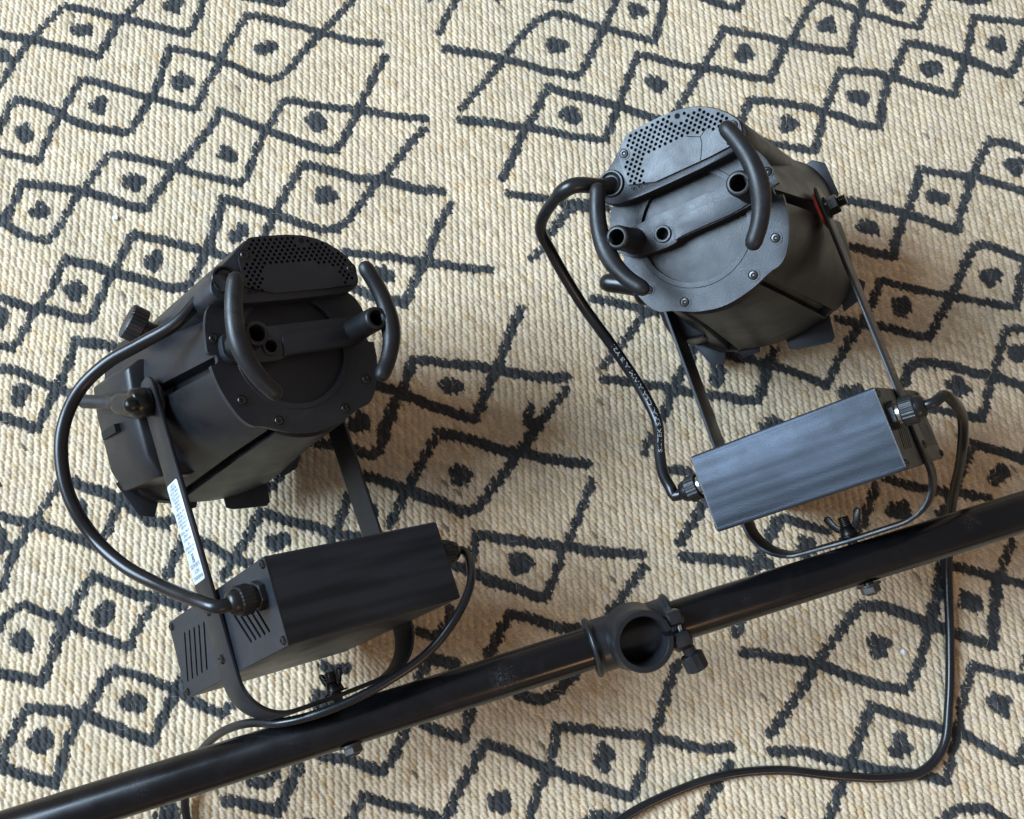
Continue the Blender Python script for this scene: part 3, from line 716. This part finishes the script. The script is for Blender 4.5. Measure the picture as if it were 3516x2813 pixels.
    for sg in (-1, 1):
        sl = []
        for i in range(5):
            f_ = i/4
            sl.append(slot((13.5-11*f_, 21+38*f_), (-15.4, 40+29*f_), 1.3)); sl.append(slot((15-1.5*f_, -64+38*f_), (-17.6+.7*f_, -79.4+39*f_), 1.3))
        ol = []
        for (cy, cz, a1) in ((Wy-2.2, Dz-2.2, 0), (-Wy+2.2, Dz-2.2, 90), (-Wy+2.2, -Dz+2.2, 180), (Wy-2.2, -Dz+2.2, 270)):
            for t in (0, 30, 60, 90): ol.append((cy+2*math.cos(math.radians(a1+t)), cz+2*math.sin(math.radians(a1+t))))
        gg = G(); gg.plate(ol, sl, 0, 1.4); V = np.array(gg.V)*1000
        g = G(*BF); g.add([(sg*(Lx-.2+v[2]), v[0], v[1]) for v in V], gg.F)
        pl = g.obj('end_plate', M['plate'], root, smooth=False)
        g = G(*BF); g.box((sg*(Lx-2.0)-.3, -Wy+2, -Dz+2), (sg*(Lx-2.0)+.3, Wy-2, Dz-2)); g.obj('vent_shade_sheet', M['hole_shade'], pl)  # black sheet paints the shaded interior behind the slots
        for y in (-25.5, 25.5):
            for z in (-84.5, 84.5):
                g = G(*BF); screw(g, (sg*(Lx+1.2), y, z), (sg, 0, 0), 3.0, 1.8); g.obj('screw', M['screw'], pl)
        # cable gland
        c = np.array([sg*(Lx+1.2), 8.5, 71]); ax = (sg, -.05, 0)
        gr = empty('cable_gland', (0, 0, 0)); sc.collection.objects.unlink(gr); bpy.data.objects.remove(gr)
        g = G(*BF); g.lathe([(10.2, 0), (10.2, 4.2), (9.2, 5)], c, ax, 6); g.lathe([(7.6, 5), (7.6, 7.5)], c, ax, 24)
        prev = None
        rings = []; axn = np.array(ax, float)/np.linalg.norm(ax); uu = np.cross(axn, [0, 0, 1.0]); uu /= np.linalg.norm(uu); vv = np.cross(axn, uu)
        for h_, q in ((7.2, 8.6), (8.2, 9.6), (16.5, 9.6), (17.5, 8.8)):
            ring = []
            for i in range(96):
                a = 2*math.pi*i/96; hexr = math.cos(math.pi/6)/math.cos((a % (math.pi/3))-math.pi/6)
                rr_ = q*(.55*hexr+.5)+(.22 if i % 4 < 2 else -.1)
                ring.append(c+axn*h_+rr_*(math.cos(a)*uu+math.sin(a)*vv))
            rings.append(ring)
        g.loft(rings)
        gl = g.obj('cable_gland', M['plastic'], root, auto=25)
        g = G(*BF); g.lathe([(8.6, 17.4), (8.4, 20), (7.2, 22.6), (5.4, 23.8), (4.3, 24)], c, ax, 28, False, True); g.obj('gland_dome', M['gloss'], gl)
        if k == 0: g = G(*BF); g.lathe([(7.9, 4.9), (7.9, 7.4)], c, ax, 24, False, False); g.obj('gland_thread', M['nickel'], gl)
    # ---------------- head
    g = G(*HF); g.loft([body_ring(0, -3, .955), body_ring(.02, -6), body_ring(.35, -66), body_ring(.7, -128), body_ring(1, -183), body_ring(1, -186, .97)])
    g.obj('body', M['body'], root, auto=28)
    # front gel frame holder with tabs
    g = G(*HF)
    FR = [(60, 40), (66, 18), (66, -12), (64, -50), (54, -66), (30, -78), (-40, -80), (-72, -70), (-84, -46), (-86, 8), (-80, 32), (-64, 50), (-28, 64), (20, 66)]
    g.prism(chaikin(FR, 1), -193, -180); g.obj('front_housing', M['body'], root, bevel=1.2)
    for tb, z in (([(46, 54), (66, 57), (75, 50), (77, 20), (55, 10), (40, 30)], -187), ([(64, -48), (73, -58), (66, -70), (48, -76), (50, -60)], -189),
                  ([(36, -74), (34, -94), (30, -97), (0, -93), (-6, -90), (-6, -74)], -191), ([(-28, -76), (-31, -84), (-48, -84), (-51, -74), (-40, -66)], -190),
                  ([(-60, -72), (-66, -84), (-78, -80), (-90, -50), (-80, -45)], -192)):
        g = G(*HF); g.prism(tb, z-1.2, z+.4); g.obj('frame_tab', M['tab'], root, bevel=.4)
    g = G(*HF); g.loft([[(x*q, y*(.75+.25*q), z) for x, y in [(-60, 34), (-80, 36), (-91, 30), (-93, 6), (-92, -40), (-86, -58), (-60, -62)]] for z, q in ((-190, 1.0), (-150, .97), (-122, .93), (-117, .90), (-115, .80))]); side = g.obj('side_housing', M['body'], root, bevel=1.5, segs=3)
    g = G(*HF); g.box((-93.6, -14, -186), (-80, -7.5, -146)); g.obj('slot_shade_block', M['hole_shade'], side)  # solid black block, its colour stands for the shade in a recessed slot
    # rear cover: flange ring, dish, crossbar, bosses, handles
    g = G(*HF); fl = chaikin(FLANGE, 2); dish = circ(-3, 5, 39.5, 56)
    g.plate(fl, [dish], -5, 0); cover = g.obj('rear_cover', M['powder'], root, bevel=0, auto=40)
    g = G(*HF); g.lathe([(41, -9), (39.6, -5.2), (38, -4.6), (20, -4.2), (.1, -4.0)], (-3, 5, 0), (0, 0, 1), 56, True, False); g.obj('dish', M['powder'], cover)
    g = G(*HF); g.lathe([(43.6, .0), (43.2, .5), (39.5, .5), (39.4, -4)], (-3, 5, 0), (0, 0, 1), 56, False, False); g.obj('dish_rim', M['powder'], cover)
    for sx_, sy_ in ((49, -25), (26.3, -43.4), (-26.3, -43.4), (-49, -25), (58.5, 20), (-58.5, 20)):
        g = G(*HF); g.lathe([(4.6, -.2), (4.6, .5), (3.7, .5), (3.6, -.4)], (sx_, sy_, 0), (0, 0, 1), 24, False, False); g.obj('screw_washer', M['powder'], cover); g = G(*HF); screw(g, (sx_, sy_, -.2), (0, 0, 1), 3.3, 1.3); g.obj('screw', M['screw'], cover)
    g = G(*HF); cb = [(-57, 19), (-57, 1), (-30, -2.5), (-16, -2.5), (-13.5, 0), (30, 0), (52, 3), (54, 10), (52, 20), (44, 22), (-50, 22)]
    g.plate(chaikin(cb, 2), [circ(-23, 7.7, 4.4, 20)], -4.5, 8); g.obj('crossbar_rib', M['powder'], cover, bevel=1.2, segs=2)
    g = G(*HF); g.lathe([(4.4, 0), (4.4, .5)], (-23, 7.7, 1), (0, 0, 1), 20)
    g.obj('rib_inside', M['hole_shade'], cover)
    g = G(*HF); g.lathe([(6.2, 7.5), (6.4, 8.9), (5.9, 9.5), (4.6, 9.5), (4.4, 3)], (-23, 7.7, 0), (0, 0, 1), 28, False, False); g.obj('rib_boss', M['powder'], cover)
    g = G(*HF); g.prism(chaikin([(-16.5, -1.5), (-14, 3), (-14, 12), (-11, 15), (46, 15), (46, .8), (-10, .8)], 2), 7.5, 9.6); g.obj('rib_step', M['powder'], cover, bevel=.8)
    for sg in (-1, 1):
        g = G(*HF); bx = sg*45.5
        g.lathe([(10.5, 4), (9.6, 9), (8.9, 20), (8.7, 39), (8.2, 41.3), (7.2, 42), (5.9, 42), (5.5, 41.2), (5.3, 22)], (bx, 11.5, 0), (0, 0, 1), 36, False, False)
        h_ = g.obj('handle_boss', M['plastic'], root, auto=60)
        g = G(*HF); g.lathe([(5.4, 22), (5.4, 22.5)], (bx, 11.5, 0), (0, 0, 1), 24); g.obj('boss_bore', M['hole_shade'], h_)
        C = spline(np.array([(49.5, 49, 37), (53.5, 38, 37.5), (56.8, 24, 38), (57.5, 10, 38), (55, -5, 38), (49, -18, 37.5), (41.5, -28, 37)])*np.array([sg, 1, 1]), 2.5)
        nn = len(C); rad = 6.1-.35*np.abs(np.linspace(-1, 1, nn))**2+.9*np.exp(-((np.arange(nn)/nn-.5)/.16)**2)
        g = G(*HF); tube(g, C, rad, 22)
        g.loft([[(sg*x, 11.5+q*math.cos(a), 36+q*.85*math.sin(a)) for a in np.arange(20)*2*math.pi/20] for x, q in ((50, 6.5), (53, 8), (57, 7))])
        g.obj('handle', M['plastic'], root, auto=70)
    # vent housing on top of the body
    g = G(*HF); hs = chaikin(HOUSE, 2); cxy = np.array([0, 60])
    g.loft([[(x, y, z) for x, y in [tuple(cxy+(np.array(p)-cxy)*q) for p in hs]] for z, q in ((-186, 1.0), (-20, 1.0), (10.5, 1.0), (12.2, .985), (12.6, .965))])
    hous = g.obj('vent_housing', M['powder'], root, auto=40)
    hol = []; ins = [(-22, 40), (-22, 50), (-15, 62.5), (18, 63.5), (38, 59), (43, 50), (42, 40)]
    def pin(p, poly):
        c = False
        for i in range(len(poly)):
            x1, y1 = poly[i]; x2, y2 = poly[i-1]
            if (y1 > p[1]) != (y2 > p[1]) and p[0] < (x2-x1)*(p[1]-y1)/(y2-y1)+x1: c = not c
        return c
    def edge_d(p, poly):
        m_ = 1e9
        for i in range(len(poly)):
            a = np.array(poly[i-1]); b_ = np.array(poly[i]); d = b_-a; t = np.clip((np.array(p)-a)@d/(d@d), 0, 1); m_ = min(m_, np.linalg.norm(np.array(p)-a-t*d))
        return m_
    vent_screws = [(-29, 72), (50, 56), (16, 79.5)]
    for j in range(14):
        for i in range(24):
            p = (-31+i*4.35+(j % 2)*2.17, 46+j*2.75)
            if pin(p, VENT) and edge_d(p, VENT) > 2.4 and not pin(p, ins) and all(math.hypot(p[0]-a, p[1]-b_) > 5.0 for a, b_ in vent_screws): hol.append(circ(p[0], p[1], 1.25, 10))
    g = G(*HF); g.plate(chaikin(VENT, 1), hol, 13.4, 14.8); vp = g.obj('vent_plate', M['plate'], root, smooth=False)
    g = G(*HF); g.prism(chaikin([(x*.97+.3, 60+(y-60)*.97) for x, y in VENT], 2), 12.55, 12.9); g.obj('vent_shade_sheet', M['hole_shade'], vp)  # black sheet under the holes stands in for interior shade
    g = G(*HF); ol_ = chaikin(VENT, 2); cc = np.array([10, 63])
    for q0, q1, z_ in ((.985, 1.02, 13.2),):
        pass
    for a_, b_ in vent_screws[:2]:
        g = G(*HF); g.lathe([(4.5, 14.6), (4.5, 15.2), (3.6, 15.2), (3.5, 14.6)], (a_, b_, 0), (0, 0, 1), 24, False, False); g.obj('screw_washer', M['powder'], vp); g = G(*HF); screw(g, (a_, b_, 14.6), (0, 0, 1), 3.2, 1.3); g.obj('screw', M['screw'], vp)
    g = G(*HF); g.lathe([(2.0, 14.85), (2.0, 14.95)], (*vent_screws[2], 0), (0, 0, 1), 16); g.obj('hole_shade_disc', M['hole_shade'], vp)  # black disc on the plate, painted as the shade of an empty hole
    if k == 0:
        for pts_ in (((1000, 212), (1040, 216), (1085, 215), (1125, 160)), ((1085, 215), (1096, 255), (1092, 310), (1088, 362))):
            c_ = [inv_y(HF, 1800+p[0]/1.797, 350+p[1]/1.797, 14.9) for p in pts_]
            g = G(*HF); tube(g, [(q[0], q[1], 14.8) for q in c_], .3, 6, False); g.obj('crack', M['hole_shade'], vp)
    # cable entry grommet
    gc = (-46, 56.5, 0)
    g = G(*HF); g.lathe([(10, 10), (10, 13.6), (9.3, 14.6), (8.2, 14.6), (7.4, 13.2), (7.2, 13), (6.6, 14), (5.4, 14.2)], gc, (0, 0, 1), 36, False, True); g.obj('grommet', M['plastic'], root, auto=50)
    # pivot hardware
    g = G(*YF)
    g.lathe([(9, 0), (9, 2), (6, 2.2)], (hx+th, 181, z0), (1, 0, 0), 28); g.lathe([(7.8, 2.2), (7.8, 8.5), (6.6, 9.4)], (hx+th, 181, z0), (1, 0, 0), 6)
    g.lathe([(3.8, 8), (3.8, 15.5)], (hx+th, 181, z0), (1, 0, 0), 16)
    for i in range(4): g.lathe([(3.7, 0), (4.5, .7), (3.7, 1.4)], (hx+th+9.5+i*1.5, 181, z0), (1, 0, 0), 16, False, False)
    g.obj('pivot_bolt', M['dsteel'], root, auto=25)
    g = G(*YF); g.lathe([(15, 0), (15, 2.0)], (hx-th-2.3, 181, z0), (1, 0, 0), 36); g.obj('pivot_washer', M['red'] if k == 0 else M['plastic'], root)
    g = G(*YF); g.lathe([(15, 0), (15, 2.0)], (-hx+th+2.3, 181, z0), (-1, 0, 0), 36); g.obj('pivot_washer', M['plastic'], root)
    # tilt lever on the left pivot
    g = G(*YF)
    if k == 1:
        g.lathe([(9, 0), (11, 1.5), (11.5, 6), (11.3, 12), (9, 14.5), (3, 15)], (-hx-th, 181, z0), (-1, 0, 0), 32)
        tube(g, spline(np.array([(-hx-th-6.5, 181, z0-2), (-hx-th-8, 185, z0-12), (-hx-th-10, 191, z0-24)]), 3), np.array([10.5, 10.4, 10.3, 10.2, 10, 9.8, 9.6, 9.4, 9.2, 9][:len(spline(np.array([(-hx-th-6.5, 181, z0-2), (-hx-th-8, 185, z0-12), (-hx-th-10, 191, z0-24)]), 3))]), 24)
    else: g.lathe([(9, 0), (10.5, 2), (11, 8), (10.5, 18), (8, 21), (2, 22)], (-hx-th, 181, z0), (-1, .05, 0), 32)
    lever = g.obj('tilt_lever', M['gloss'], root, auto=60)
    if k == 1:
        g = G(*YF); g.lathe([(6.6, 0), (6.6, 3), (5.8, 6), (4, 8), (1.8, 9), (.2, 9.2)], (-hx-th-12, 178.5, z0+4), (-1, 0, .12), 28); g.obj('lever_cap', M['gloss'], lever)
        g = G(*YF); tube(g, spline(np.array([(-hx-th-9, 188, z0-18), (-hx-th-12, 200, z0-42), (-95, 215, -72)]), 3), 5.6, 20); g.obj('lever_arm', M['plastic'], lever)
    else:
        g = G(*YF); tube(g, spline(np.array([(-hx-th-14, 187, z0), (-104, 197, z0), (-116, 204, z0)]), 3), 8.6, 22); g.obj('lever_arm', M['gloss'], lever)
    # focus knob on the upper left of the body
    kc = np.array([-60.0, 56, -118]); ka = np.array([-.82, .57, 0]); ka /= np.linalg.norm(ka)
    u_ = np.cross(ka, [0, 0, 1.0]); v_ = np.cross(ka, u_); rings = []
    for h_, q in ((5, .85), (6, 1.0), (17, 1.0), (18.4, .9)):
        rings.append([kc+ka*h_+13.5*q*(1+.035*(math.sin(28*a) > 0))*(math.cos(a)*u_+math.sin(a)*v_) for a in np.arange(168)*2*math.pi/168])
    g = G(*HF); g.loft(rings); g.lathe([(7, -8), (7, 5.5)], kc, ka, 24); g.obj('focus_knob', M['plastic'], root, auto=25)

    # ---------------- cables
    def W_(fr, v): return np.array(v)/1000@fr[0].T+fr[1]
    gs = [np.array([-1.0 if True else 1, -.05, 0])]
    # signal cable: grommet -> left gland
    ls, rs = W_(BF, (-Lx-22, 7.4, 71)), W_(BF, (Lx+22, 7.4, 71))
    gw = W_(HF, (gc[0]+2, gc[1], 9)); gw2 = W_(HF, (gc[0]-4, gc[1]-1, 18)) if k == 0 else W_(HF, (gc[0]-5, gc[1]-3, 16.5))
    C = [gw, gw2]+[at(x*3516/2156, y*2813/1725, z) for x, y, z in sig_pts]+[W_(BF, (-Lx-31, 7.0, 71)), ls]
    C = spline(C, .004); g = G(k=1)
    rad = np.full(len(C), .0045); s_ = np.cumsum(np.r_[0, np.linalg.norm(np.diff(C, axis=0), axis=1)])
    if k == 0: rad = np.where(s_ < .052, .0058, .0045)
    else: rad = np.where(s_ < .03, .0056, .0046)
    tube(g, C, rad, 18, False); sig = g.obj('signal_cable', M['cable'], root, auto=70)
    if k == 0:    # printed lettering on the sheath
        T_, U_, W2 = frames(C); V, Fc = text_mesh('SILTEK S.P.A. CSA AWM A/B Y21', .0075)
        send = s_[-1]-.048
        g = G(k=1); out = []
        tv_ = V[:, 0].max()
        for v in V:
            si_ = send-v[0]; ii = np.searchsorted(s_, si_); ii = min(max(ii, 1), len(C)-1); f_ = (si_-s_[ii-1])/(s_[ii]-s_[ii-1])
            c_ = C[ii-1]*(1-f_)+C[ii]*f_; t_ = T_[ii-1]*(1-f_)+T_[ii]*f_; t_ /= np.linalg.norm(t_)
            up = CP-c_; up -= t_*(up@t_); up /= np.linalg.norm(up); side = np.cross(t_, up)
            th_ = (v[1]-.0032)/.0045*.62
            out.append(c_+.00456*(math.cos(th_-.05)*up+math.sin(th_-.05)*side))
        g.add(out, Fc); g.obj('cable_print', M['print'], sig, smooth=False)
    C = [rs, W_(BF, (Lx+31, 7.0, 71))]+[at(x*3516/2156, y*2813/1725, z) for x, y, z in pow_pts]
    C = spline(C, .004); g = G(k=1); tube(g, C, powr, 18, True); g.obj('power_cable', M['cable'], root, auto=70)
    return root

spotlight(0, 'right-hand black spotlight with red pivot washer, beside the pole joint',
    [(1205, 392, .232), (1165, 425, .215), (1138, 478, .19), (1160, 530, .165), (1225, 640, .13), (1290, 730, .11), (1350, 820, .10), (1384, 890, .10), (1388, 945, .105), (1397, 1000, .112), (1413, 1030, .118)],
    [(1985, 833, .229), (2007, 846, .212), (2027, 885, .165), (2024, 960, .12), (2008, 1040, .06), (2000, 1110, .022), (1996, 1200, .0075), (2000, 1350, .005), (1998, 1480, .005), (1985, 1575, .005), (1940, 1625, .005),
     (1870, 1638, .005), (1760, 1634, .005), (1640, 1622, .005), (1520, 1634, .005), (1410, 1672, .005), (1320, 1718, .005), (1240, 1780, .005)], .0038)
spotlight(1, 'left-hand black spotlight with white warning sticker on its yoke arm',
    [(452, 582, .225), (418, 630, .225), (372, 680, .225), (300, 722, .22), (225, 765, .215), (165, 825, .21), (132, 905, .21), (131, 985, .205), (152, 1060, .2), (200, 1135, .195), (262, 1192, .20), (335, 1232, .212), (388, 1255, .224), (428, 1270, .234)],
    [(985, 1170, .116), (992, 1200, .128), (988, 1240, .140), (960, 1300, .147), (900, 1375, .146), (820, 1432, .146), (740, 1475, .146), (660, 1506, .144), (590, 1522, .137), (530, 1522, .12), (480, 1535, .095), (438, 1565, .06), (408, 1605, .03), (392, 1650, .012), (390, 1700, .006), (400, 1750, .005), (430, 1810, .005)], .0033)
print('rug verts', nx*ny)
